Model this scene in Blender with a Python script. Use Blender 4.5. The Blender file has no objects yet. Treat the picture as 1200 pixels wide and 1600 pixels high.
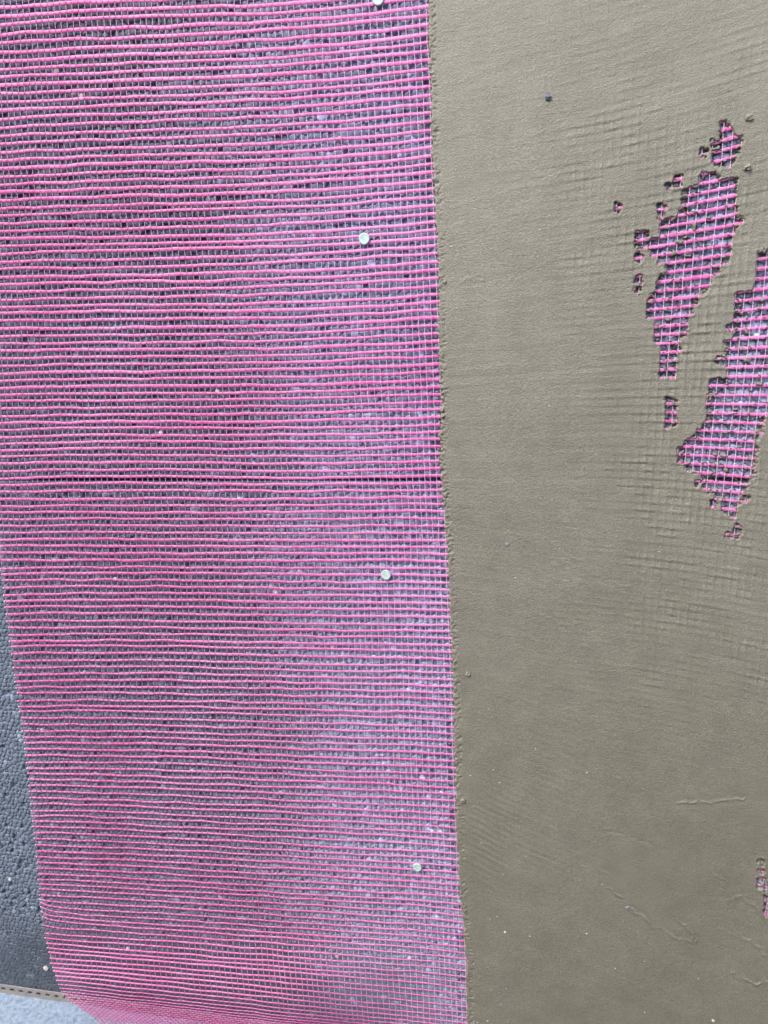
import bpy, bmesh, math, random
import numpy as np
from mathutils import Matrix, Vector
C = bpy.context.scene.collection
R = math.radians

# ------------------------------------------------------------------ camera
FPX = 1200.0                                   # focal length in pixels of the 1200 x 1600 photograph
VR = np.array([6150.0, 52.0, -FPX]); VR /= np.linalg.norm(VR)      # wall's horizontal, in camera axes (right, down, forward)
VD = np.array([170.0, 4700.0, FPX]); VD -= VR * VD.dot(VR); VD /= np.linalg.norm(VD)
VN = np.cross(VR, VD)                          # into the wall
AX = np.array([[VR[0], VN[0], -VD[0]], [VR[1], VN[1], -VD[1]], [VR[2], VN[2], -VD[2]]])   # rows: cam right, down, forward in world
CAM = np.array([0.0, -0.45, 1.0])
cam_d = bpy.data.cameras.new("camera"); cam = bpy.data.objects.new("camera", cam_d); C.objects.link(cam)
cam_d.sensor_fit = 'VERTICAL'; cam_d.sensor_height = 24.0; cam_d.lens = 24.0 * FPX / 1600.0
cam_d.clip_start = 0.01; cam_d.clip_end = 500
r_, d_, f_ = AX
cam.matrix_world = Matrix(((r_[0], -d_[0], -f_[0], CAM[0]), (r_[1], -d_[1], -f_[1], CAM[1]),
                           (r_[2], -d_[2], -f_[2], CAM[2]), (0, 0, 0, 1)))
bpy.context.scene.camera = cam

# ------------------------------------------------------------------ light: open shade, bright overcast sky
SUN_EL, SUN_AZ = R(48), R(212)
w = bpy.data.worlds.new("World"); bpy.context.scene.world = w; w.use_nodes = True
nt = w.node_tree; bg = nt.nodes["Background"]
sky = nt.nodes.new("ShaderNodeTexSky"); sky.sky_type = 'NISHITA'; sky.sun_disc = False
sky.sun_elevation = SUN_EL; sky.sun_rotation = SUN_AZ; sky.air_density = 1.2; sky.dust_density = 4.0; sky.ozone_density = 1.0
nt.links.new(sky.outputs[0], bg.inputs[0]); bg.inputs[1].default_value = 0.15
sl = bpy.data.lights.new("sun", 'SUN'); sl.energy = 1.2; sl.angle = R(11); sl.color = (1.0, 0.95, 0.88)
so = bpy.data.objects.new("sun", sl); C.objects.link(so)
sd = Vector((math.sin(SUN_AZ) * math.cos(SUN_EL), math.cos(SUN_AZ) * math.cos(SUN_EL), math.sin(SUN_EL)))
so.rotation_euler = sd.to_track_quat('Z', 'Y').to_euler(); so.location = (-1, -2, 3)
vs = bpy.context.scene.view_settings
vs.view_transform = 'Standard'; vs.look = 'None'; vs.exposure = 0.72; vs.gamma = 1.0

# ------------------------------------------------------------------ helpers
def to_wall(px, py, off=0.0):
    """where the line of sight through photo point (px, py) meets the plane `off` metres in front of the board face"""
    px = np.asarray(px, float); py = np.asarray(py, float)
    a = (px - 600) / FPX; b = (py - 800) / FPX
    D = a[..., None] * AX[0] + b[..., None] * AX[1] + AX[2]
    t = (-off - CAM[1]) / D[..., 1]
    return CAM + D * t[..., None]
def to_photo(X, Y, Z):
    P = np.stack([X - CAM[0], Y - CAM[1], Z - CAM[2]], -1)
    c = P @ AX.T
    return 600 + FPX * c[..., 0] / c[..., 2], 800 + FPX * c[..., 1] / c[..., 2]
def hsh(i, j, s=0):
    i = i.astype(np.int64); j = j.astype(np.int64)
    h = (i * 374761393 + j * 668265263 + s * 1442695041) & 0xFFFFFFFF
    h = ((h ^ (h >> 13)) * 1274126177) & 0xFFFFFFFF
    h = ((h ^ (h >> 16)) * 2246822519) & 0xFFFFFFFF
    h = h ^ (h >> 15)
    return (h & 0xFFFFFF) / float(0xFFFFFF)
def vn(x, y, s=0):
    x = np.asarray(x, float); y = np.asarray(y, float)
    i = np.floor(x); j = np.floor(y); u = x - i; v = y - j
    u = u * u * (3 - 2 * u); v = v * v * (3 - 2 * v)
    a = hsh(i, j, s); b = hsh(i + 1, j, s); c = hsh(i, j + 1, s); d = hsh(i + 1, j + 1, s)
    return (a + (b - a) * u + (c - a) * v + (a - b - c + d) * u * v) * 2 - 1
def fbm(x, y, s=0, o=3):
    r = 0; amp = 1; n = 0
    for k in range(o):
        r = r + amp * vn(x * 2 ** k + 13.7 * k, y * 2 ** k - 7.1 * k, s + k); n += amp; amp *= .5
    return r / n
def sst(a, b, x):
    t = np.clip((x - a) / (b - a), 0, 1); return t * t * (3 - 2 * t)
def mesh_np(name, co, quads, mat, parent=None, smooth=True, col=None):
    me = bpy.data.meshes.new(name)
    co = np.ascontiguousarray(co, np.float32); q = np.ascontiguousarray(quads, np.int32)
    me.vertices.add(len(co)); me.vertices.foreach_set("co", co.ravel())
    me.loops.add(q.size); me.loops.foreach_set("vertex_index", q.ravel())
    me.polygons.add(len(q)); me.polygons.foreach_set("loop_start", np.arange(len(q), dtype=np.int32) * 4)
    me.polygons.foreach_set("loop_total", np.full(len(q), 4, np.int32))
    me.polygons.foreach_set("use_smooth", np.full(len(q), smooth, bool))
    if col is not None:
        at = me.color_attributes.new("tint", 'FLOAT_COLOR', 'POINT')
        at.data.foreach_set("color", np.ascontiguousarray(col, np.float32).ravel())
    me.update(calc_edges=True); me.validate()
    me.materials.append(mat)
    o = bpy.data.objects.new(name, me); C.objects.link(o)
    if parent: o.parent = parent
    return o
def obj(name, bm, mat, parent=None, smooth=False):
    me = bpy.data.meshes.new(name); bm.to_mesh(me); bm.free()
    if smooth:
        for p in me.polygons: p.use_smooth = True
    me.materials.append(mat); o = bpy.data.objects.new(name, me); C.objects.link(o)
    if parent: o.parent = parent
    return o
def tag(o, label=None, cat=None, group=None, kind=None):
    for k, v in (("label", label), ("category", cat), ("group", group), ("kind", kind)):
        if v: o[k] = v
    return o
def empty(name, loc):
    o = bpy.data.objects.new(name, None); o.location = loc; o.empty_display_size = .01; C.objects.link(o); return o
def material(name, base, rough=.8, metallic=0., spec=.3):
    m = bpy.data.materials.new(name); m.use_nodes = True
    b = m.node_tree.nodes["Principled BSDF"]
    b.inputs["Base Color"].default_value = (*base, 1); b.inputs["Roughness"].default_value = rough
    b.inputs["Metallic"].default_value = metallic; b.inputs["Specular IOR Level"].default_value = spec
    return m, m.node_tree, b
def noise(nt, scale, detail=3, rough=.6, vec=None):
    n = nt.nodes.new("ShaderNodeTexNoise"); n.inputs["Scale"].default_value = scale
    n.inputs["Detail"].default_value = detail; n.inputs["Roughness"].default_value = rough
    if vec: nt.links.new(vec, n.inputs["Vector"])
    return n
def coords(nt): return nt.nodes.new("ShaderNodeTexCoord").outputs["Object"]
def ramp(nt, src, stops):
    r = nt.nodes.new("ShaderNodeValToRGB"); e = r.color_ramp.elements
    while len(e) < len(stops): e.new(.5)
    for k, (p, c) in enumerate(stops): e[k].position = p; e[k].color = (*c, 1)
    nt.links.new(src, r.inputs[0]); return r.outputs[0]
def mix(nt, fac, a, b, mode='MIX'):
    m = nt.nodes.new("ShaderNodeMix"); m.data_type = 'RGBA'; m.blend_type = mode
    for v, i in ((fac, 0), (a, 6), (b, 7)):
        if isinstance(v, (int, float)): m.inputs[i].default_value = v
        elif isinstance(v, tuple): m.inputs[i].default_value = (*v, 1)
        else: nt.links.new(v, m.inputs[i])
    return m.outputs[2]
def bump(nt, b, h, strength, dist, prev=None):
    n = nt.nodes.new("ShaderNodeBump"); n.inputs["Strength"].default_value = strength; n.inputs["Distance"].default_value = dist
    nt.links.new(h, n.inputs["Height"])
    if prev: nt.links.new(prev, n.inputs["Normal"])
    nt.links.new(n.outputs[0], b.inputs["Normal"]); return n.outputs[0]

# ------------------------------------------------------------------ materials
# foam board: pale blue-grey beads, each bead's tint, with painted brightening, in the attribute
M_foam, n_, b_ = material("bead_foam", (.3, .35, .42), .55, 0, .4)
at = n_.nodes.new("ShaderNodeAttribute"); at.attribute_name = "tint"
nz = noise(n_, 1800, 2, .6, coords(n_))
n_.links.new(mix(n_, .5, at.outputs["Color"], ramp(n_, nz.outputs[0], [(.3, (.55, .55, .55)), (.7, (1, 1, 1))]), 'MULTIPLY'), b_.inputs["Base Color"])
bump(n_, b_, noise(n_, 2600, 2, .6, coords(n_)).outputs[0], .5, .0002)
# mortar
M_mortar, n_, b_ = material("fresh_mortar", (.3, .28, .23), .46, 0, .9)
cv = coords(n_)
n1 = noise(n_, 7, 5, .65, cv); n2 = noise(n_, 1500, 2, .7, cv); n3 = noise(n_, 60, 4, .6, cv)
c1 = ramp(n_, n1.outputs[0], [(.3, (.222, .217, .176)), (.7, (.264, .260, .219))])
c2 = mix(n_, .5, c1, ramp(n_, n2.outputs[0], [(.3, (.42, .42, .42)), (.5, (1, 1, 1)), (.7, (1.55, 1.55, 1.54))]), 'MULTIPLY')
c3 = mix(n_, .5, c2, ramp(n_, n3.outputs[0], [(.3, (.80, .79, .77)), (.7, (1.12, 1.12, 1.12))]), 'MULTIPLY')
n_.links.new(c3, b_.inputs["Base Color"])
p = bump(n_, b_, noise(n_, 1100, 3, .75, cv).outputs[0], .95, .0006)
# pink coated glass fibre
def fibre(name, ca, cb, rough):
    m, n_, b_ = material(name, ca, rough, 0, .5)
    cv = coords(n_)
    c = ramp(n_, mix(n_, .45, noise(n_, 420, 3, .6, cv).outputs[0], noise(n_, 11, 4, .6, cv).outputs[0]), [(.38, ca), (.62, cb)])
    n_.links.new(c, b_.inputs["Base Color"])
    bump(n_, b_, noise(n_, 3500, 2, .6, cv).outputs[0], .5, .00012)
    tr = n_.nodes.new("ShaderNodeBsdfTranslucent"); n_.links.new(c, tr.inputs[0])
    ms = n_.nodes.new("ShaderNodeMixShader"); ms.inputs[0].default_value = .28
    n_.links.new(b_.outputs[0], ms.inputs[1]); n_.links.new(tr.outputs[0], ms.inputs[2]); n_.links.new(ms.outputs[0], n_.nodes["Material Output"].inputs[0])
    return m
M_weft = fibre("pink_roving", (.86, .125, .50), (.98, .42, .83), .34)
M_warp, n_, b_ = material("pale_pink_thread", (.8, .4, .6), .45, 0, .5)
at = n_.nodes.new("ShaderNodeAttribute"); at.attribute_name = "tint"; n_.links.new(at.outputs["Color"], b_.inputs["Base Color"])
M_tip, _, _ = material("cut_glass_fibre", (.85, .70, .78), .6)
M_nail, n_, b_ = material("pale_plastic", (.62, .72, .68), .35, 0, .5)
n_.links.new(ramp(n_, noise(n_, 700, 3, .6, coords(n_)).outputs[0], [(.3, (.45, .60, .60)), (.65, (.62, .80, .80))]), b_.inputs["Base Color"])
M_shank, _, _ = material("nail_steel", (.45, .45, .45), .4, 1)
M_metal, n_, b_ = material("galvanised_steel", (.4, .4, .4), .5, .2, .5)
cv = coords(n_)
n_.links.new(ramp(n_, noise(n_, 120, 4, .7, cv).outputs[0], [(.3, (.36, .36, .38)), (.7, (.55, .55, .57))]), b_.inputs["Base Color"])
bump(n_, b_, noise(n_, 500, 3, .6, cv).outputs[0], .25, .0002)
M_white, n_, b_ = material("white_polystyrene", (.60, .61, .60), .7)
M_grit, _, _ = material("blue_grey_grit", (.16, .18, .24), .5)
M_crumb, _, _ = material("foam_crumb_grey", (.27, .33, .42), .6)
M_lump, _, _ = material("mortar_crumb_grey", (.30, .29, .24), .85)
M_floor, n_, b_ = material("pale_concrete", (.5, .55, .62), .85)
cv = coords(n_)
nA = noise(n_, 55, 5, .7, cv); nB = noise(n_, 150, 6, .72, cv)
c = ramp(n_, nB.outputs[0], [(.30, (.20, .27, .36)), (.5, (.42, .51, .62)), (.70, (.60, .69, .78))])
c = mix(n_, .5, c, ramp(n_, nA.outputs[0], [(.3, (.75, .78, .82)), (.7, (1.1, 1.1, 1.1))]), 'MULTIPLY')
n_.links.new(c, b_.inputs["Base Color"])
bump(n_, b_, nB.outputs[0], .9, .003)
M_wall, n_, b_ = material("grey_masonry", (.35, .34, .32), .9)
n_.links.new(ramp(n_, noise(n_, 30, 4, .6, coords(n_)).outputs[0], [(.3, (.28, .27, .26)), (.7, (.4, .39, .37))]), b_.inputs["Base Color"])

# ------------------------------------------------------------------ key heights on the wall
Z_JOINT = float(to_wall(np.array(350.), np.array(750.3))[2])
Z_TRACK = float(to_wall(np.array(50.), np.array(1545.5), .0015)[2])       # top edge of the starter track
TRACK_H = .0085

# ------------------------------------------------------------------ ground
bm = bmesh.new()
bmesh.ops.create_grid(bm, x_segments=2, y_segments=2, size=60)
fl = obj("ground", bm, M_floor); fl.location = (0, 0, Z_TRACK - .42); tag(fl, kind='structure')

bm = bmesh.new(); bmesh.ops.create_grid(bm, x_segments=2, y_segments=2, size=1)
M_bounce_cut, n_, b_ = material("bounce_cutting_ground", (.07, .06, .045), .95)
cv = coords(n_); nS = noise(n_, 40, 6, .7, cv)
n_.links.new(ramp(n_, nS.outputs[0], [(.3, (.045, .038, .03)), (.7, (.10, .085, .065))]), b_.inputs["Base Color"]); bump(n_, b_, nS.outputs[0], .8, .02)
so_ = obj("added_bounce_cutter", bm, M_bounce_cut); so_.scale = (8, 3, 1); so_.location = (0, -3.06, Z_TRACK - .42 + .004); tag(so_, kind='structure')  # unseen dark sheet added in front of the wall to cut ground bounce

# unseen boards added to block low sky, so the wall darkens towards its foot
M_board, n_, b_ = material("sky_screen_board", (.07, .065, .06), .8)
n_.links.new(ramp(n_, noise(n_, 14, 4, .6, coords(n_)).outputs[0], [(.3, (.05, .045, .04)), (.7, (.10, .09, .08))]), b_.inputs["Base Color"])
sky_screen = empty("added_sky_screen", (0, -1.15, Z_TRACK - .42)); tag(sky_screen, "dark boards added unseen behind the viewer to block low sky from the wall", "sky_screen")
FH = 1.25 - (Z_TRACK - .42)
for k in range(5):
    bm = bmesh.new(); bmesh.ops.create_cube(bm, size=1, matrix=Matrix.Translation((-1.6 + .8 * k, -.02, FH / 2)) @ Matrix.Diagonal((.79, .022, FH, 1)))
    obj("screen_panel", bm, M_board, sky_screen)
    bm = bmesh.new(); bmesh.ops.create_cube(bm, size=1, matrix=Matrix.Translation((-1.2 + .8 * k, -.065, FH / 2)) @ Matrix.Diagonal((.06, .06, FH, 1)))
    obj("screen_post", bm, M_board, sky_screen)

# ------------------------------------------------------------------ foam boards (real bead relief)
def axis(knots):
    out = []
    for a, b, st in knots:
        n = max(1, int(round((b - a) / st))); out.append(np.linspace(a, b, n, endpoint=False))
    out.append([knots[-1][1]]); return np.concatenate(out)
BEAD = .0035
edge_y = [-200, 0, 150, 280, 370, 520, 600, 680, 760, 850, 950, 1080, 1200, 1290, 1400, 1480, 1600, 1800]
edge_x = [662, 668, 672, 676, 682, 685, 686, 684, 689, 698, 703, 708, 711, 713, 718, 727, 729, 738]
WHITE = [(107, 421), (531, 218), (392, 703), (374, 780), (557, 838), (527, 1494), (488, 1586), (200, 1482), (432, 925),
         (252, 676), (683, 1312), (676, 1300), (688, 1300), (697, 1476), (640, 1498), (128, 150), (116, 145), (88, 112), (700, 893),
         (262, 498), (340, 612), (180, 905), (470, 1130), (300, 1205), (520, 1010), (610, 240), (410, 300), (16, 1374), (1183, 525), (72, 1513)]
WP = to_wall(np.array([p[0] for p in WHITE], float), np.array([p[1] for p in WHITE], float))
def beads(X, Z):
    """height (m) in front of the cut plane, and tint"""
    gx = X / BEAD; gz = Z / (BEAD * .93)
    f1 = np.full(X.shape, 9.); f2 = np.full(X.shape, 9.); idx = np.zeros(X.shape); idz = np.zeros(X.shape); wh = np.zeros(X.shape)
    cz = np.floor(gz)
    for dz in (-2, -1, 0, 1, 2):
        rz = cz + dz; sh = (np.mod(rz, 2)) * .5; cx = np.floor(gx - sh)
        for dx in (-1, 0, 1):
            ix = cx + dx
            sx = ix + sh + .5 + (hsh(ix, rz, 5) - .5) * .62
            sz = rz + .5 + (hsh(ix, rz, 6) - .5) * .62
            rad = (hsh(ix, rz, 7) - .5) * .28
            d = np.hypot(gx - sx, (gz - sz) * .93) - rad
            cl = d < f1
            f2 = np.where(cl, f1, np.minimum(f2, d)); idx = np.where(cl, ix, idx); idz = np.where(cl, rz, idz); f1 = np.where(cl, d, f1)
    g = f2 - f1
    rnd = hsh(idx, idz, 11); rnd2 = hsh(idx, idz, 12)
    big = fbm(X * 28, Z * 28, 3)
    zlow = (Z - Z_TRACK)
    smooth = (1 - sst(.030, .095, zlow + .014 * vn(X * 50, Z * 50, 9))) * (1 - sst(-.10, -.02, X + .012 * vn(X * 50, Z * 50, 19)))      # the bottom strip of the board is cut smooth
    pit = (rnd < .07 + .08 * big) * (1 - .75 * smooth)
    fuse = .75 + .45 * hsh(np.floor(gx * 1.3), np.floor(gz * 1.3), 33)
    dome = np.clip(g / .18, 0, 1) ** .6
    h = -.0024 * fuse * (1 - dome)
    h += (rnd2 - .5) * .0006 - pit * (.0010 + .0018 * rnd2)
    h -= .00022 * np.clip(f1 + .15, 0, 1) ** 2
    facet = (hsh(idx, idz, 21) - .5) * (gx - np.floor(gx) - .5) + (hsh(idx, idz, 22) - .5) * (gz - np.floor(gz) - .5)
    h += facet * .0002
    hs = -.00010 - .0007 * (g < .10) * (hsh(np.floor(gx * 1.7), np.floor(gz * 1.7), 31) > .45) - pit * .0006 + vn(X * 900, Z * 900, 4) * .00006
    hs += -.00012 * (1 - np.clip(g / .3, 0, 1))
    h = h * (1 - smooth) + hs * smooth
    h += .0004 * big
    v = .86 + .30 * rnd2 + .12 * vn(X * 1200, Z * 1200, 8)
    v = v * (1 - .36 * smooth) * (.50 + .44 * sst(-.215, -.12, X + .02 * vn(X * 20, Z * 20, 14)) + .16 * sst(-.05, .16, X)) * (1 + .16 * fbm(X * 16, Z * 16, 15))  # light put into the tint: beads lifted rightward, offsetting the mesh's shade
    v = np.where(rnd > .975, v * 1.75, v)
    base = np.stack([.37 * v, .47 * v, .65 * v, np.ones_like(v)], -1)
    for k, (wx, _, wz) in enumerate(WP):
        rr = .0013 if k < len(WP) - 1 else .0020
        dd = np.hypot(X - wx, (Z - wz) * (1 if k < len(WP) - 1 else 1.0))
        wm = sst(rr * 1.25, rr, dd)
        base[..., :3] = base[..., :3] * (1 - wm[..., None]) + np.array([.80, .82, .80]) * wm[..., None]
        h = np.where(wm > 0, np.maximum(h, .0002 + np.sqrt(np.clip(1 - (dd / (rr * 1.25)) ** 2, 0, 1)) * .0007), h)
    return h, base
def relief(name, xs, zs, fn, thick, mat, parent=None, cut=None):
    X, Z = np.meshgrid(xs, zs)
    h, col = fn(X, Z)
    nx, nz = len(xs), len(zs)
    co = np.stack([X, -h, Z], -1)
    if cut is not None: co = cut(co)
    ii = (np.arange(nz - 1)[:, None] * nx + np.arange(nx - 1)[None]).ravel()
    quads = np.stack([ii, ii + 1, ii + nx + 1, ii + nx], -1)
    # solid body: rim ring copied to the back plane
    ring = np.concatenate([np.arange(nx), nx * np.arange(1, nz) + nx - 1, nx * (nz - 1) + np.arange(nx - 2, -1, -1), nx * np.arange(nz - 2, 0, -1)])
    flat = co.reshape(-1, 3); back = flat[ring].copy(); back[:, 1] = thick
    n0 = len(flat); m = len(ring); k = np.arange(m); k2 = (k + 1) % m
    side = np.stack([ring[k], n0 + k, n0 + k2, ring[k2]], -1)
    cidx = [n0, n0 + nx - 1, n0 + nx - 1 + nz - 1, n0 + nx - 1 + nz - 1 + nx - 1]
    bq = np.array([[cidx[0], cidx[3], cidx[2], cidx[1]]])
    allco = np.concatenate([flat, back])
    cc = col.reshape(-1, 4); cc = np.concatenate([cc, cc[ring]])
    return mesh_np(name, allco, np.concatenate([quads, side, bq]), mat, parent, True, cc)
X0 = float(to_wall(np.array(-30.), np.array(1640.))[0]); XE = float(to_wall(np.array(745.), np.array(1640.))[0])
XH = float(to_wall(np.array(960.), np.array(400.))[0]); X1 = float(to_wall(np.array(1230.), np.array(1640.))[0])
ZT = max(float(to_wall(np.array(q_), np.array(-30.))[2]) for q_ in (-20., 1220.)); ZB = Z_TRACK - TRACK_H + .001
ST = .00044
bx = axis([(X0 - .30, X0, .004), (X0, XE, ST), (XE, XH, .002), (XH, X1, ST), (X1, X1 + .3, .006)])
def foam_fn(carve=True):
    def f(X, Z):
        h, c = beads(X, Z)
        px, py = to_photo(X, np.zeros_like(X), Z)
        ex = np.interp(py, edge_y, edge_x)
        e = ex - px
        band = sst(13, 7, e) * sst(-14, -6, e) * (vn(Z * 260, Z * 0, 77) * .5 + vn(Z * 60, Z * 0, 78) > -.12)
        h = h - band * .0026
        jd = np.abs(Z - Z_JOINT)
        h = h - .0014 * sst(.0022, .0006, jd) - .012 * (Z < Z_TRACK - .0012)
        return h, c
    return f
relief_args = dict(thick=.12, mat=M_foam)
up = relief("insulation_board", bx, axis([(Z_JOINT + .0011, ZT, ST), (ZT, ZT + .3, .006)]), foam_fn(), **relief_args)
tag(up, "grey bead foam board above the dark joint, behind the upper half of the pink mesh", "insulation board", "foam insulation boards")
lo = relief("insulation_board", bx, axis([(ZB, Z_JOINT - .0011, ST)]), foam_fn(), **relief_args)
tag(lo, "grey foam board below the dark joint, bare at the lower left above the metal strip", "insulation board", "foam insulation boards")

# masonry behind the boards
bm = bmesh.new(); bmesh.ops.create_cube(bm, size=1)
wl = obj("wall", bm, M_wall); wl.scale = (X1 - X0 + 1.4, .18, ZT - ZB + .9)
wl.location = ((X0 + X1) / 2, .121 + .09, (ZT + ZB) / 2 + .45); tag(wl, "grey masonry wall carrying the foam insulation boards", "wall")

# ------------------------------------------------------------------ the net: nodes of the weave
cols = [-14.0]
while cols[-1] < 1330:
    c = cols[-1]; cols.append(c + float(np.interp(c, [-14, 100, 350, 650, 800, 1000, 1100, 1300], [8.9, 9.0, 9.25, 9.8, 10.9, 12.3, 12.9, 13.8])))
cols = np.array(cols)
mslope = np.interp(cols, [-14, 100, 350, 690, 900, 1120, 1330], [.122, .105, .085, .036, -.03, -.105, -.17])
rows_t = [-150.0]
while rows_t[-1] < 1562:
    t = rows_t[-1]; rows_t.append(t + float(np.interp(t, [-150, 100, 400, 700, 1000, 1300, 1450, 1530, 1570], [14.6, 13.6, 12.2, 11.0, 10.5, 9.7, 8.9, 8.2, 7.2])))
rows_t = np.array(rows_t); NR = len(rows_t); NC = len(cols)
SX = [-100, 0, 150, 350, 600, 900, 1120, 1330]
SY = [-200, 50, 200, 400, 700, 900, 1100, 1300, 1400, 1500, 1600]
ST_ = np.array([[-.13, -.09, -.04, -.035, -.13, -.24, -.36, -.50],
                [-.12, -.09, -.04, -.035, -.115, -.21, -.31, -.42],
                [-.06, -.05, -.035, -.03, -.095, -.18, -.28, -.38],
                [-.03, -.025, -.018, -.02, -.075, -.11, -.155, -.19],
                [-.02, -.02, -.005, .01, -.03, .0, .055, .09],
                [-.02, -.02, -.004, .012, .0, .07, .17, .23],
                [-.02, -.02, .0, .03, .015, .11, .24, .30],
                [.01, .01, .035, .05, .045, .15, .28, .36],
                [.03, .03, .055, .062, .055, .16, .30, .38],
                [.065, .065, .08, .08, .07, .18, .32, .40],
                [.11, .11, .13, .13, .10, .20, .33, .42]])
def slope(x, y):
    x = np.clip(x, SX[0], SX[-1] - 1e-6); y = np.clip(y, SY[0], SY[-1] - 1e-6)
    i = np.searchsorted(SX, x, side='right') - 1; j = np.searchsorted(SY, y, side='right') - 1
    sx = np.array(SX); sy = np.array(SY)
    u = (x - sx[i]) / (sx[i + 1] - sx[i]); v = (y - sy[j]) / (sy[j + 1] - sy[j])
    return ST_[j, i] * (1 - u) * (1 - v) + ST_[j, i + 1] * u * (1 - v) + ST_[j + 1, i] * (1 - u) * v + ST_[j + 1, i + 1] * u * v
gx = np.arange(-120, 1361, 10.0); k0 = int(np.where(gx == 400)[0][0])
RY = np.zeros((NR, len(gx))); RY[:, k0] = rows_t
for k in range(k0 + 1, len(gx)): RY[:, k] = RY[:, k - 1] + 10 * slope(np.full(NR, gx[k - 1]), RY[:, k - 1])
for k in range(k0 - 1, -1, -1): RY[:, k] = RY[:, k + 1] - 10 * slope(np.full(NR, gx[k + 1]), RY[:, k + 1])
PX = np.tile(cols, (NR, 1)); PY = np.tile(rows_t[:, None], (1, NC))
for it in range(8):
    for j in range(NR): PY[j] = np.interp(PX[j], gx, RY[j])
    PX = cols[None] + mslope[None] * (PY - 750)
# slack cloth: every weft wanders a little, neighbours partly together
J, I = np.meshgrid(np.arange(NR), np.arange(NC), indexing='ij')
pit = np.gradient(PY, axis=0)
EG = np.interp(PY, edge_y, edge_x)
loose = sst(-2, -60, PX - EG)
wob = .15 * vn(I * .035, J * .5, 41) + .11 * vn(I * .22, J * .9 + .37, 42) + .13 * (hsh(J * 0 + 3, J, 43) - .5) + .035 * vn(I * .7, J * 1.3, 44)
PY = PY + wob * pit * (.25 + .75 * loose)
pc = np.gradient(PX, axis=1)
PX = PX + pc * (.10 * vn(I * .5, J * .13, 45) + .05 * vn(I * 1.3, J * .6, 46) + .55 * vn(I * .05, J * .035, 47) * loose)
xl = PX[:, :1]
PY = PY - 8.5 * np.exp(-(PX - xl) / 15.0) * np.exp(-((PY - 1428) / 20.0) ** 2)
PX = PX + 10 * np.exp(-(PX - xl) / 90.0) * np.clip((PY - 1440) / 95, 0, 2) ** 2
off = .0016 + loose * (.0002 + .0005 * (vn(I * .06, J * .05, 51) + 1) + .0003 * vn(I * .16, J * .13, 52))
off = off + .002 * sst(350, 0, PX) * sst(500, 100, PY) + .021 * sst(1450, 1575, PY) * sst(640, 440, PX)
NODE = to_wall(PX, PY, off)
# the free bottom edge slackens and curls under the metal strip
L = .0043
curl = []
cur = NODE[-1].copy(); zlast = cur[:, 2].mean()
angs = [4, 8, 13, 17, 20, 22, 24, 25, 25, 25, 25, 25, 25, 24, 22, 19, 15, 11, 6, 4, 2, 0, 0, 0, 0, 0, 0]
for k, a in enumerate(angs):
    a2 = R(a) * (1 + .12 * vn(np.arange(NC) * .09, np.full(NC, k * .2), 61))
    cur = cur.copy(); cur[:, 2] -= L * np.cos(a2); cur[:, 1] += L * np.sin(a2)
    cur[:, 0] += .0008 * sst(0, 5, np.array(float(k)))
    curl.append(cur)
G = np.concatenate([NODE, np.array(curl)], 0)          # rows x cols x 3
NG = len(G)
dU = np.gradient(G, axis=1); dV = np.gradient(G, axis=0)
NRM = np.cross(dU, -dV); NRM /= np.linalg.norm(NRM, axis=-1, keepdims=True)
NRM *= np.sign(-NRM[..., 1:2] + 1e-9) * (np.abs(NRM[..., 1:2]) > .05) + (np.abs(NRM[..., 1:2]) <= .05)   # towards the viewer side
SC = np.linalg.norm(dU, axis=-1)                        # column pitch in metres
def tubes(P, N, A, B, seg):
    """P: k x n x 3 poly-lines, N: side normals, A: half width in the cloth, B: half thickness"""
    k, n, _ = P.shape
    T = np.gradient(P, axis=1); T /= np.linalg.norm(T, axis=-1, keepdims=True) + 1e-12
    S = np.cross(T, N); S /= np.linalg.norm(S, axis=-1, keepdims=True) + 1e-12
    M = np.cross(S, T)
    ph = np.arange(seg) * 2 * np.pi / seg
    V = P[:, :, None] + S[:, :, None] * (A[..., None] * np.cos(ph))[..., None] + M[:, :, None] * (B[..., None] * np.sin(ph))[..., None]
    base = (np.arange(k)[:, None, None] * n + np.arange(n - 1)[None, :, None]) * seg
    s = np.arange(seg)[None, None]; s2 = (s + 1) % seg
    q = np.stack([base + s, base + s2, base + seg + s2, base + seg + s], -1).reshape(-1, 4)
    return V.reshape(-1, 3), q
def resample(Gr, N, axis, sub):
    """cubic-ish resampling along an axis (Catmull-Rom)"""
    Gr = np.moveaxis(Gr, axis, 0); N = np.moveaxis(N, axis, 0)
    n = len(Gr); u = np.arange((n - 1) * sub + 1) / sub; i = np.minimum(u.astype(int), n - 2); f = (u - i)[:, None, None]
    g = lambda a, k: a[np.clip(i + k, 0, n - 1)]
    p0, p1, p2, p3 = g(Gr, -1), g(Gr, 0), g(Gr, 1), g(Gr, 2)
    out = .5 * ((2 * p1) + (-p0 + p2) * f + (2 * p0 - 5 * p1 + 4 * p2 - p3) * f ** 2 + (-p0 + 3 * p1 - 3 * p2 + p3) * f ** 3)
    nn = g(N, 0) * (1 - f) + g(N, 1) * f
    return out, nn, u
net = empty("reinforcement_mesh", tuple(G[NG // 2, 40]))
tag(net, "pink glass fibre mesh loose over the foam boards, sunk in mortar at right", "mesh")
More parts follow.
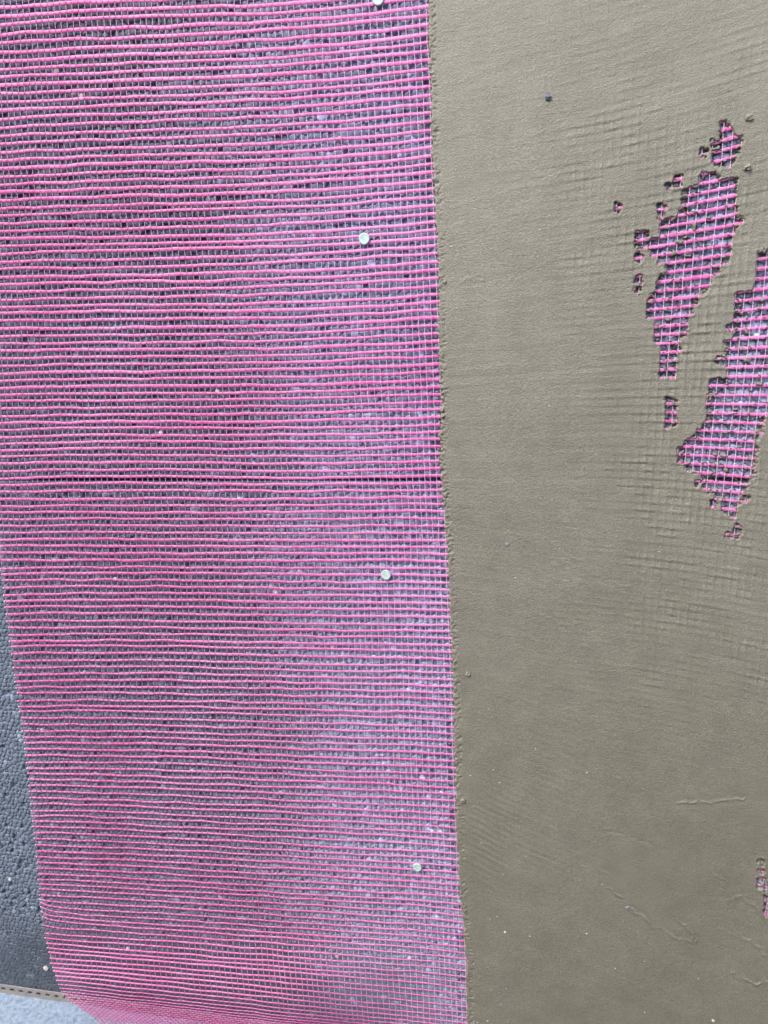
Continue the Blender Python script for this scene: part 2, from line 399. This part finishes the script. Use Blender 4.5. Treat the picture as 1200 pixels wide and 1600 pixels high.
# wefts
SUB = 4
P, N, u = resample(G, NRM, 1, SUB); P = np.moveaxis(P, 1, 0); N = np.moveaxis(N, 1, 0)
ph = np.mod(u, 1); cross = np.exp(-(np.minimum(ph, 1 - ph) / .16) ** 2)[None]
wv = hsh(np.arange(NG), np.arange(NG) * 0, 71)[:, None]
uu = np.broadcast_to(u[None], P.shape[:2]); jj = np.broadcast_to(np.arange(NG)[:, None] * 1.0, P.shape[:2])
A = .00102 * (1 - .32 * sst(NR - 24, NR - 2, np.arange(NG) * 1.0))[:, None] * (1 - .16 * sst(.35, .75, np.arange(NG) / NR))[:, None] * (.88 + .24 * wv) * (1 + .10 * vn(uu * .35, jj * 3.1, 72)) * (1 - .28 * cross)
B = .00036 * (1 - .25 * cross) * (1 + .1 * vn(uu * .5, jj * 2.7, 73))
P = P + N * (.00010 * vn(uu * .8, jj * 1.9, 74))[..., None]
# cut ends overshoot the last warp a little
ov = (.0006 + .0012 * hsh(np.arange(NG), np.arange(NG) * 0 + 5, 75))[:, None]
P[:, 0] = P[:, 0] - (P[:, 1] - P[:, 0]) / np.linalg.norm(P[:, 1] - P[:, 0], axis=-1, keepdims=True) * ov
co, q = tubes(P, N, A, B, 8)
weft = mesh_np("thick_strands", co - np.array(net.location), q, M_weft, net)
# pale cut tips at the left edge
tips = P[:, 0]; tdir = P[:, 1] - P[:, 0]; tdir /= np.linalg.norm(tdir, axis=-1, keepdims=True)
TP = np.stack([tips - tdir * .0003, tips + tdir * .00015, tips + tdir * .0007], 1); TN = np.repeat(N[:, :1], 3, 1)
TA = np.repeat(A[:, :1], 3, 1) * np.array([[.45, 1.12, 1.05]]); TB = np.repeat(B[:, :1], 3, 1) * np.array([[.5, 1.15, 1.1]])
co, q = tubes(TP, TN, TA, TB, 8)
mesh_np("cut_ends", co - np.array(net.location), q, M_tip, net)
# warps: a pair of thin threads, one over and one under each weft, twisting between
SUBV = 4
P, N, v = resample(G, NRM, 0, SUBV); P = np.moveaxis(P, 1, 0); N = np.moveaxis(N, 1, 0)      # cols x n
T = np.gradient(P, axis=1); T /= np.linalg.norm(T, axis=-1, keepdims=True); S = np.cross(T, N)
ph = np.mod(v, 1); over = np.cos(2 * np.pi * ph); lat = np.cos(np.pi * v)
cos_, qs_, nn_, tn_ = [], [], 0, []
pale = np.array([.92, .62, .90, 1]); crim = np.array([.45, .02, .12, 1])
wc = (sst(-.3, .4, over)[None] * (.9 - .75 * sst(380, 660, cols))[:, None])[..., None]
lowc = (sst(500, 150, cols)[:, None] * sst(60, 130, v)[None])[..., None]
pale = pale * (1 - .65 * lowc) + np.array([.62, .10, .32, 1]) * .65 * lowc
tint = np.repeat((pale * (1 - wc) + crim * wc)[:, :, None], 5, 2).reshape(-1, 4)
for sgn in (1, -1):
    hgt = sgn * np.where(over > 0, over ** .6 * .00040, over * 0)
    Q = P + N * hgt[None, :, None] + S * (sgn * .00012 * np.where(over > 0, 1, np.cos(np.pi * (ph - .25) * 2) * 1.0))[None, :, None]
    rad = np.full(P.shape[:2], .00012) + (.00008 + .00008 * sst(600, 350, cols))[:, None] * np.clip(over, 0, 1)[None] ** .5
    co, q = tubes(Q, N, rad, rad * .85, 5)
    cos_.append(co); tn_.append(tint); qs_.append(q + nn_); nn_ += len(co)
mesh_np("thin_threads", np.concatenate(cos_) - np.array(net.location), np.concatenate(qs_), M_warp, net, True, np.concatenate(tn_))

# ------------------------------------------------------------------ mortar, with torn holes over the net
POLYS = [
 [(1126,192),(1136,194),(1150,212),(1162,218),(1156,226),(1150,238),(1145,256),(1112,256),(1113,240),(1124,232),(1126,212)],
 [(1100,268),(1112,268),(1124,282),(1150,282),(1152,330),(1156,345),(1146,362),(1142,400),(1122,418),(1112,440),(1094,460),(1084,478),(1076,500),(1074,520),(1058,532),(1056,560),(1052,588),(1034,588),(1034,545),(1026,530),(1028,505),(1015,495),(1015,470),(1028,445),(1042,415),(1018,398),(1000,375),(1030,372),(1032,352),(1070,330),(1070,300),(1096,290)],
 [(1184,400),(1205,392),(1330,380),(1330,640),(1200,648),(1190,660),(1182,690),(1178,745),(1162,765),(1155,790),(1148,808),(1134,800),(1125,775),(1100,766),(1100,750),(1064,722),(1064,700),(1095,670),(1110,655),(1108,600),(1135,588),(1136,535),(1150,530),(1153,460),(1178,450)],
 [(1150,820),(1158,830),(1152,840),(1146,838)], [(1136,832),(1142,836),(1137,839)],
 [(1042,622),(1054,626),(1056,664),(1042,666),(1044,640)],
 [(962,318),(970,322),(966,330)], [(1097,232),(1104,236),(1104,242),(1096,242)], [(1113,220),(1120,226),(1114,228)],
 [(996,364),(1012,364),(1012,376),(996,376)], [(994,384),(1000,384),(998,390)], [(995,398),(1002,402),(1000,408),(994,406)],
 [(994,432),(1002,432),(1002,442),(994,440)], [(992,452),(1000,452),(998,458)], [(1056,276),(1064,276),(1064,290),(1056,290)],
 [(1030,320),(1038,324),(1034,342),(1030,342)], [(1042,290),(1048,290),(1046,296)], [(1122,560),(1132,562),(1130,570),(1120,566)],
 [(1137,510),(1144,508),(1143,515)], [(1088,752),(1093,754),(1089,758)], [(1112,782),(1118,782),(1119,793),(1112,792)],
 [(1163,775),(1171,778),(1165,783)], [(1058,545),(1064,545),(1062,550)],
 [(1186,1345),(1192,1345),(1190,1352)], [(1186,1360),(1192,1360),(1191,1364)], [(1185,1374),(1195,1374),(1197,1386),(1185,1386)],
 [(1196,1386),(1240,1384),(1240,1418),(1197,1416)], [(1195,1422),(1240,1422),(1240,1434),(1196,1430)], [(1130,205),(1131,200),(1134,206)],
]
ISL = [(1062,378,9,5),(1052,396,7,8),(1086,332,6,5),(1085,352,5,7),(1072,370,8,4),(1096,362,5,4),(1042,485,8,4),(1055,455,5,3),(1075,400,9,3),
       (1168,562,8,7),(1160,545,4,6),(1168,520,4,4),(1118,710,6,5),(1130,712,8,4),(1128,660,7,3),(1136,735,5,6),(1186,600,5,5),(1160,490,5,4),(1125,690,5,3),(1150,640,6,3),
       (1045,500,7,4),(1108,340,5,4),(1190,470,5,6),(1172,610,5,3),(1105,600,4,3),(1140,675,6,3)]
def sdf(px, py, poly):
    d = np.full(px.shape, 1e9); ins = np.zeros(px.shape, bool); n = len(poly)
    for k in range(n):
        ax, ay = poly[k]; bx_, by = poly[(k + 1) % n]
        ex, ey = bx_ - ax, by - ay; wx, wy = px - ax, py - ay
        t = np.clip((wx * ex + wy * ey) / (ex * ex + ey * ey), 0, 1)
        d = np.minimum(d, np.hypot(wx - ex * t, wy - ey * t))
        c = (ay > py) != (by > py)
        xi = ax + (py - ay) * ex / (ey if ey else 1e-9)
        ins ^= c & (px < xi)
    return np.where(ins, d, -d)              # positive inside
# inverse of the weave: photo point -> (column, row) numbers, sampled on a raster
rx = np.arange(640, 1340, 2.0); ry = np.arange(-60, 1700, 2.0)
RXg, RYg = np.meshgrid(rx, ry)
ci = np.interp(RXg, cols, np.arange(NC)); rj = np.zeros_like(RXg)
for it in range(5):
    cc = np.interp(ci, np.arange(NC), cols); mm = np.interp(ci, np.arange(NC), mslope)
    cc = RXg - mm * (RYg - 750); ci = np.interp(cc, cols, np.arange(NC)); mslope_i = np.interp(ci, np.arange(NC), mslope)
    ci = np.interp(RXg - mslope_i * (RYg - 750), cols, np.arange(NC))
# exact node positions are slightly perturbed: refine with one Newton step on the real grid
for k, xcol in enumerate(rx):
    ycol = np.array([np.interp(xcol, PX[j], PY[j]) for j in range(NR)])
    rj[:, k] = np.interp(ry, ycol, np.arange(NR))
for k, yrow in enumerate(ry):
    jr = np.clip(np.rint(rj[k]).astype(int), 0, NR - 1)
    j_mid = int(np.clip(np.median(jr), 0, NR - 1))
    xr = np.array([np.interp(yrow, PY[:, i], PX[:, i]) for i in range(NC)])
    ci[k] = np.interp(rx, xr, np.arange(NC))
def bil(F, px, py):
    u = np.clip((px - rx[0]) / 2, 0, len(rx) - 1.001); v = np.clip((py - ry[0]) / 2, 0, len(ry) - 1.001)
    i = u.astype(int); j = v.astype(int); u -= i; v -= j
    return F[j, i] * (1 - u) * (1 - v) + F[j, i + 1] * u * (1 - v) + F[j + 1, i] * (1 - u) * v + F[j + 1, i + 1] * u * v
SEAMS = [([(1060,1254),(1110,1252),(1165,1248)],1.0,2.2),([(940,1300),(980,1306),(1020,1318)],-.7,2),([(938,1383),(955,1390),(972,1402)],1.2,2.2),
         ([(980,1417),(1005,1433),(1030,1452),(1062,1468)],1.2,2.2),([(1052,1433),(1070,1446),(1086,1472),(1068,1466)],1.3,2.),([(1137,1405),(1160,1402),(1178,1415),(1195,1432)],.8,2.5),
         ([(1120,1372),(1132,1400),(1140,1430),(1156,1456)],-.7,2.5),([(1160,1470),(1178,1474),(1196,1494),(1215,1510)],1.,2.5),([(1142,1518),(1166,1530),(1185,1536),(1210,1530)],1.6,3.5),
         ([(985,1413),(1005,1426),(1022,1446),(1040,1464)],-.8,2),([(1110,1358),(1130,1374)],.8,1.8),([(900,1350),(930,1356),(960,1372)],.6,2),([(1190,1315),(1200,1330),(1215,1345)],.9,2.4),
         ([(720,440),(735,436),(755,440)],.7,2),([(1000,565),(1010,572),(1024,575)],.9,2.2),([(740,1262),(775,1278),(800,1300)],.8,1.8),([(900,828),(930,836),(945,850)],.6,2)]
def dseg(px, py, pts):
    d = np.full(px.shape, 1e9)
    for (ax, ay), (bx_, by) in zip(pts[:-1], pts[1:]):
        ex, ey = bx_ - ax, by - ay
        t = np.clip(((px - ax) * ex + (py - ay) * ey) / (ex * ex + ey * ey), 0, 1)
        d = np.minimum(d, np.hypot(px - ax - ex * t, py - ay - ey * t))
    return d
def mortar_fn(X, Z):
    px, py = to_photo(X, np.full_like(X, -.0025), Z)
    ci_ = bil(ci, px, py); rj_ = bil(rj, px, py)
    fc = ci_ - np.rint(ci_); fr = rj_ - np.rint(rj_)
    # trowel strokes fan out from the left
    ang = np.arctan2(py - 700, px + 700); rad = np.hypot(py - 700, px + 700)
    s_fine = vn(ang * 420, rad * .012, 81); s_mid = vn(ang * 130, rad * .006, 82)
    H = np.full(X.shape, .0029)
    patch = lambda cx, cy, sx, sy: np.exp(-((px - cx) / sx) ** 2 - ((py - cy) / sy) ** 2)
    H -= .00045 * patch(1130, 520, 120, 330)
    H += .00030 * fbm(X * 14, Z * 14, 83) + .00007 * s_mid + .000035 * s_fine * (1 + vn(X * 25, Z * 25, 84))
    H += .00004 * fbm(X * 300, Z * 300, 85) + .00003 * vn(X * 1500, Z * 1500, 86)
    amp = np.clip(.95 * patch(1120, 560, 75, 190) + .75 * patch(1190, 900, 130, 190) + .5 * patch(1030, 780, 110, 260) + .65 * patch(1010, 330, 150, 140)
              + .3 * patch(1200, 150, 160, 120) + .12 * patch(900, 250, 110, 130) + .22 * patch(730, 90, 60, 110) + .04 + .20 * sst(780, 900, px) * (1 - .7 * patch(860, 800, 120, 260)) * sst(1250, 1000, py), 0, 1)
    amp = amp * (.75 + .45 * vn(X * 45, Z * 45, 87) + .5 * vn(ci_ * .5, rj_ * .9, 88)).clip(.05, 1.5)
    ridge = np.exp(-(fr / .2) ** 2) * 1.0 - .55 * np.exp(-((fr - .34) / .13) ** 2) * (1 + .6 * vn(ci_ * 1.3, np.rint(rj_) * 3.1, 90))
    ridge = ridge * (.35 + .65 * sst(-.3, .5, vn(ci_ * .9, np.rint(rj_) * 7.3, 89)))
    ridge = ridge + .85 * np.exp(-(fc / .13) ** 2)
    H += amp * .00029 * ridge * (1 + .5 * vn(X * 220, Z * 220, 91)) - amp * .00025
    # comb marks near the lower part of the edge
    a2 = (py - 1280) * .88 - (px - 730) * .46
    H += .00011 * np.sin(a2 * 2 * np.pi / 9.0 + vn(px * .04, py * .04, 92) * .6) * np.exp(-((px - 765) / 32) ** 2 - ((py - 1310) / 85) ** 2 )
    H += .00004 * np.sin(((py) * .92 - (px) * .38) * 2 * np.pi / 10.0 + vn(px * .02, py * .02, 93) * 1) * (patch(830, 1280, 90, 90) + .8 * patch(900, 930, 110, 120) + .6 * patch(850, 1120, 120, 60))
    for pts, a_, w_ in SEAMS:
        wj = np.clip(.75 + .9 * vn(px * .13, py * .13, 94) + .4 * vn(px * .4, py * .4, 194), 0, 1.6)
        ds = dseg(px + 3.5 * vn(px * .1, py * .1, 95) + 1.3 * vn(px * .4, py * .4, 195), py + 3.5 * vn(px * .1, py * .1, 96) + 1.3 * vn(px * .4, py * .4, 196), pts)
        H += a_ * (.00034 * np.exp(-(ds / (w_ * .6)) ** 2) * wj - .00012 * np.exp(-((ds - 5) / 4) ** 2) * wj)
    # holes: snapped partly to the weave
    ccx = np.rint(ci_ - .5) + .5; rrx = np.rint(rj_ - .5) + .5
    dx = (ccx - ci_) * 12.6; dy = (rrx - rj_) * 16.0
    hx = px + dx * .62; hy = py + dy * .45
    hole = np.full(X.shape, -1e3)
    near = (px > 940) & (px < 1340) & (py > 170) & (py < 1460)
    hh = hole[near]
    for po in POLYS:
        sm = len(po) < 6
        a_, b_ = (px[near], py[near]) if sm else (hx[near], hy[near])
        hh = np.maximum(hh, sdf(a_, b_, po) + (1.0 if sm else .3))
    hh = hh + (2.6 - 1.6 * sst(1000, 1300, py[near])) * fbm(px[near] * .17, py[near] * .17, 97) + 1.2 * vn(px[near] * .6, py[near] * .6, 197)
    for (ix, iy, rx_, ry_) in ISL:
        q = 1 - np.hypot((px[near] - ix) / rx_, (py[near] - iy) / ry_) + .6 * fbm(px[near] * .3, py[near] * .3, 98)
        hh = np.where(q > .15, np.minimum(hh, (.15 - q) * 8), hh)
    hole[near] = hh
    m = sst(-2.6, .9, hole)
    rim = np.exp(-((hole + 4.2) / 2.2) ** 2) * .00012 * (1 + vn(px * .3, py * .3, 99))
    H = H + rim
    H = H * (1 - m) + (-.0035) * m
    # crumbs left on the strands inside the holes
    cr = (m > .5) & (vn(px * .42, py * .42, 101) + .45 * (np.abs(fr) < .25) + .5 * sst(9, 1, hole) > .90)
    H = np.where(cr, .0024, H)
    # left edge, ragged
    e = px - (np.interp(py, edge_y, edge_x) + 3.0 * fbm(px * .03, py * .10, 102) + 1.5 * vn(px * .3, py * .5, 103))
    notch = np.exp(-((py - 660) / 70) ** 2); e = e - 4 * notch * (vn(px * .2, py * .25, 107) > -.1)
    lip = np.exp(-((e - 4) / 4.0) ** 2)
    H += lip * (.00030 * (.4 + 1.2 * (vn(py * .02, py * 0, 108) > -.1)) + .0006 * notch) * (vn(px * .35, py * .35, 104) + .3 * vn(px * .05, py * .1, 105)) * 1.3
    tooth = np.exp(-((e - 9) / 3.0) ** 2) * (vn(px * .2, py * .45, 106) > .35)
    H -= tooth * .0006
    k = sst(-1.6, 1.2, e)
    H = H * k + (-.0040) * (1 - k)
    v = np.ones_like(H)
    return H, np.stack([v, v, v, v], -1)
mxl = float(to_wall(np.array(655.), np.array(-40.))[0]); mxe = XE
mxl = min(mxl, float(to_wall(np.array(700.), np.array(1640.))[0]) , float(to_wall(np.array(655.), np.array(800.))[0])) - .002
ZBm = float(to_wall(np.array(700.), np.array(1660.))[2])
XR = float(to_wall(np.array(1225.), np.array(1640.))[0])
mx = axis([(mxl, XR, .00055), (XR, XR + .25, .006)]); mz = axis([(max(ZBm, Z_TRACK + .0003), ZT, .00055), (ZT, ZT + .25, .006)])
X, Z = np.meshgrid(mx, mz)
h, _ = mortar_fn(X, Z)
nx, nz = len(mx), len(mz)
co = np.stack([X, -h, Z], -1).reshape(-1, 3)
ii = (np.arange(nz - 1)[:, None] * nx + np.arange(nx - 1)[None]).ravel()
quads = np.stack([ii, ii + 1, ii + nx + 1, ii + nx], -1)
keep = (h.ravel()[quads] > -.0032).any(1)            # nothing where the mortar is missing
quads = quads[keep]
used = np.zeros(len(co), bool); used[quads] = True; remap = np.cumsum(used) - 1
mo = mesh_np("mortar_layer", co[used], remap[quads], M_mortar)
tag(mo, "smooth greige mortar coat over the right half, with ragged holes baring pink mesh", "mortar")

# ------------------------------------------------------------------ perforated starter track
tx0, tx1 = X0 - .3, X1 + .3
HP = .0082                                             # hole pitch
o0 = float(to_wall(np.array(6.), np.array(1549.), .0015)[0])
first = o0 - math.ceil((o0 - tx0) / HP) * HP
bm = bmesh.new()
zc = Z_TRACK - .0038; hr, hz = .0022, .0016
yv = -.0016
nh = int((tx1 - first) / HP)
for k in range(nh):
    cx = first + k * HP
    lft, rgt, top, bot = cx - HP / 2, cx + HP / 2, Z_TRACK, Z_TRACK - TRACK_H
    n = 16; inner = []; outer = []
    for a in range(n):
        t = 2 * math.pi * a / n + math.pi / n; ct, st_ = math.cos(t), math.sin(t)
        inner.append(bm.verts.new((cx + hr * ct, yv, zc + hz * st_)))
        s = 1 / max(abs(ct), abs(st_)); 
        ox = cx + HP / 2 * ct * s; oz = zc + (top - zc if st_ > 0 else zc - bot) * st_ * s
        outer.append(bm.verts.new((min(max(ox, lft), rgt), yv, min(max(oz, bot), top))))
    # hole lip going in, so the sheet has thickness
    deep = [bm.verts.new((v.co.x, yv + .0008, v.co.z)) for v in inner]
    for a in range(n):
        b = (a + 1) % n
        bm.faces.new((inner[a], outer[a], outer[b], inner[b])); bm.faces.new((inner[b], deep[b], deep[a], inner[a]))
    corner = [(rgt, top), (lft, top), (lft, bot), (rgt, bot)]
    for (qx, qz) in corner:
        pr = sorted(range(n), key=lambda a: math.hypot(outer[a].co.x - qx, outer[a].co.z - qz))[:2]
        a, b = sorted(pr)
        if b - a > n / 2: a, b = b, a
        cv_ = bm.verts.new((qx, yv, qz)); bm.faces.new((outer[a], cv_, outer[b]))
xa, xb = first - HP / 2, first + (nh - .5) * HP
def strip(pts):
    vs_ = [[bm.verts.new((x, y, z)) for (y, z) in pts] for x in (xa, xb)]
    for k in range(len(pts) - 1): bm.faces.new((vs_[0][k], vs_[1][k], vs_[1][k + 1], vs_[0][k + 1]))
strip([(yv + .0008, Z_TRACK - .0008), (yv + .0008, Z_TRACK), (yv, Z_TRACK)])
strip([(yv, Z_TRACK - TRACK_H), (yv + .0005, Z_TRACK - TRACK_H - .0006), (.118, Z_TRACK - TRACK_H - .0006), (.118, Z_TRACK - TRACK_H + .0004), (yv + .0008, Z_TRACK - TRACK_H + .0008)])
bmesh.ops.recalc_face_normals(bm, faces=bm.faces)
trk = obj("starter_track", bm, M_metal); tag(trk, "perforated metal edge strip under the bottom of the foam board", "metal strip")

# ------------------------------------------------------------------ fixing nails
def nail(px, py, label, o_=.0030, r=.0031):
    c = to_wall(np.array(float(px)), np.array(float(py)), o_)
    e = empty("fixing_nail", (float(c[0]), 0.0, float(c[2])))
    tag(e, label, "nail", "pale round nail heads pinning the mesh")
    bm = bmesh.new(); n = 28; prof = [(0, -.00045), (.62, -.0005), (.86, -.00062), (.95, -.0006), (1.0, -.0003), (1.0, .0003), (.9, .0006)]
    rings = []
    ph0 = random.Random(px).random()
    for (q, y) in prof:
        if q == 0: rings.append([bm.verts.new((0, c[1] + y, 0))]); continue
        rings.append([bm.verts.new((r * q * math.cos(2 * math.pi * a / n) * (1 + .02 * math.sin(3 * a + ph0)), c[1] + y, r * q * math.sin(2 * math.pi * a / n) * 1.04)) for a in range(n)])
    for a in range(n): bm.faces.new((rings[0][0], rings[1][a], rings[1][(a + 1) % n]))
    for k in range(1, len(rings) - 1):
        for a in range(n): bm.faces.new((rings[k][a], rings[k + 1][a], rings[k + 1][(a + 1) % n], rings[k][(a + 1) % n]))
    bm.faces.new(rings[-1]); bmesh.ops.recalc_face_normals(bm, faces=bm.faces)
    obj("nail_head", bm, M_nail, e, True)
    bm = bmesh.new(); bmesh.ops.create_cone(bm, cap_ends=True, segments=12, radius1=.0012, radius2=.0008, depth=.04,
        matrix=Matrix.Translation((0, float(c[1]) + .0205, 0)) @ Matrix.Rotation(R(90), 4, 'X'))
    obj("shank", bm, M_shank, e, True)
nail(591, -2, "pale nail head cut by the top edge, highest of those pinning the mesh")
nail(569, 373, "pale nail head on the mesh above the dark board joint")
nail(603, 898, "pale nail head on the mesh just below the dark board joint")
nail(652, 1355, "pale nail head low on the mesh, near the bottom of the mortar edge")

# ------------------------------------------------------------------ specks and crumbs on the mortar
def lump(name, px, py, r, mat, label, cat, group=None, flat=.6, seed=0, off_=.0031, el=1.0):
    rg = random.Random(seed * 7 + int(px))
    c = to_wall(np.array(float(px)), np.array(float(py)), off_)
    bm = bmesh.new(); bmesh.ops.create_icosphere(bm, subdivisions=2 if r > .0005 else 1, radius=r)
    for v in bm.verts:
        k = 1 + .75 * (rg.random() - .5) + .22 * math.sin(v.co.x / r * 2.1 + seed) * math.cos(v.co.z / r * 1.7)
        v.co = Vector((v.co.x * k * el, v.co.y * k * flat, v.co.z * k))
    o = obj(name, bm, mat, None, False); o.location = (float(c[0]), -off_ - r * flat * .1, float(c[2]))
    o.rotation_euler = (0, rg.uniform(-1.2, 1.2), 0)
    return tag(o, label, cat, group)
FLECK = [(917,1207),(1005,1233),(917,1459),(996,1456),(1007,1502),(961,1513),(1091,1529),(1007,1582),(1066,1357),(781,1223),(752,1317),(822,1338),
         (777,1432),(766,1436),(798,1485),(828,1463),(767,1547),(791,1545),(782,1570),(740,1596),(746,1598),(793,1596),(762,1595),
         (771,1203),(837,1170),(786,1366),(805,903),(875,857),(900,1034),(735,1212),(763,1108),(748,1114),(768,1120),(843,359),(858,634),(716,1392),(1030,862),(705,385),(714,482)]
for k, (a, b) in enumerate(FLECK):
    lump("white_fleck", a, b, .00026 + .00022 * random.Random(k).random(), M_white, "tiny white fleck stuck on the smooth mortar", "fleck", "tiny white flecks on the mortar", seed=k, el=1.3)
lump("white_fleck", 789, 1457, .0008, M_white, "largest white fleck on the lower mortar near the mesh edge", "fleck", "tiny white flecks on the mortar", seed=50)
lump("white_fleck", 1114, 1595, .0010, M_white, "white fleck at the bottom edge of the mortar", "fleck", "tiny white flecks on the mortar", seed=51)
lump("foam_crumb", 980, 1418, .0010, M_crumb, "blue grey foam crumb at the head of a scrape in the lower mortar", "crumb", seed=52)
lump("foam_crumb", 792, 850, .0011, M_crumb, "small blue grey foam crumb alone on smooth mortar beside the mesh", "crumb", seed=53)
lump("foam_crumb", 857, 152, .0015, M_grit, "dark blue grey crumb sticking out of the upper mortar", "crumb", seed=54, flat=.9, el=1.1)
lump("mortar_crumb", 1171, 183, .0018, M_lump, "pale mortar lump above the topmost hole", "crumb", seed=55)
lump("mortar_crumb", 1167, 261, .0016, M_lump, "small mortar lump just right of the topmost hole", "crumb", seed=56, flat=.8)
lump("mortar_crumb", 694, 440, .0012, M_lump, "tiny mortar lump beside the mesh edge, level with the lower part of the upper holes", "crumb", seed=57)
lump("mortar_crumb", 731, 1053, .0016, M_lump, "small mortar lump beside the mesh edge below the middle nail head", "crumb", seed=58)
lump("mortar_crumb", 723, 1251, .0016, M_lump, "small mortar lump at the mesh edge above the comb marks", "crumb", seed=59, flat=.9)
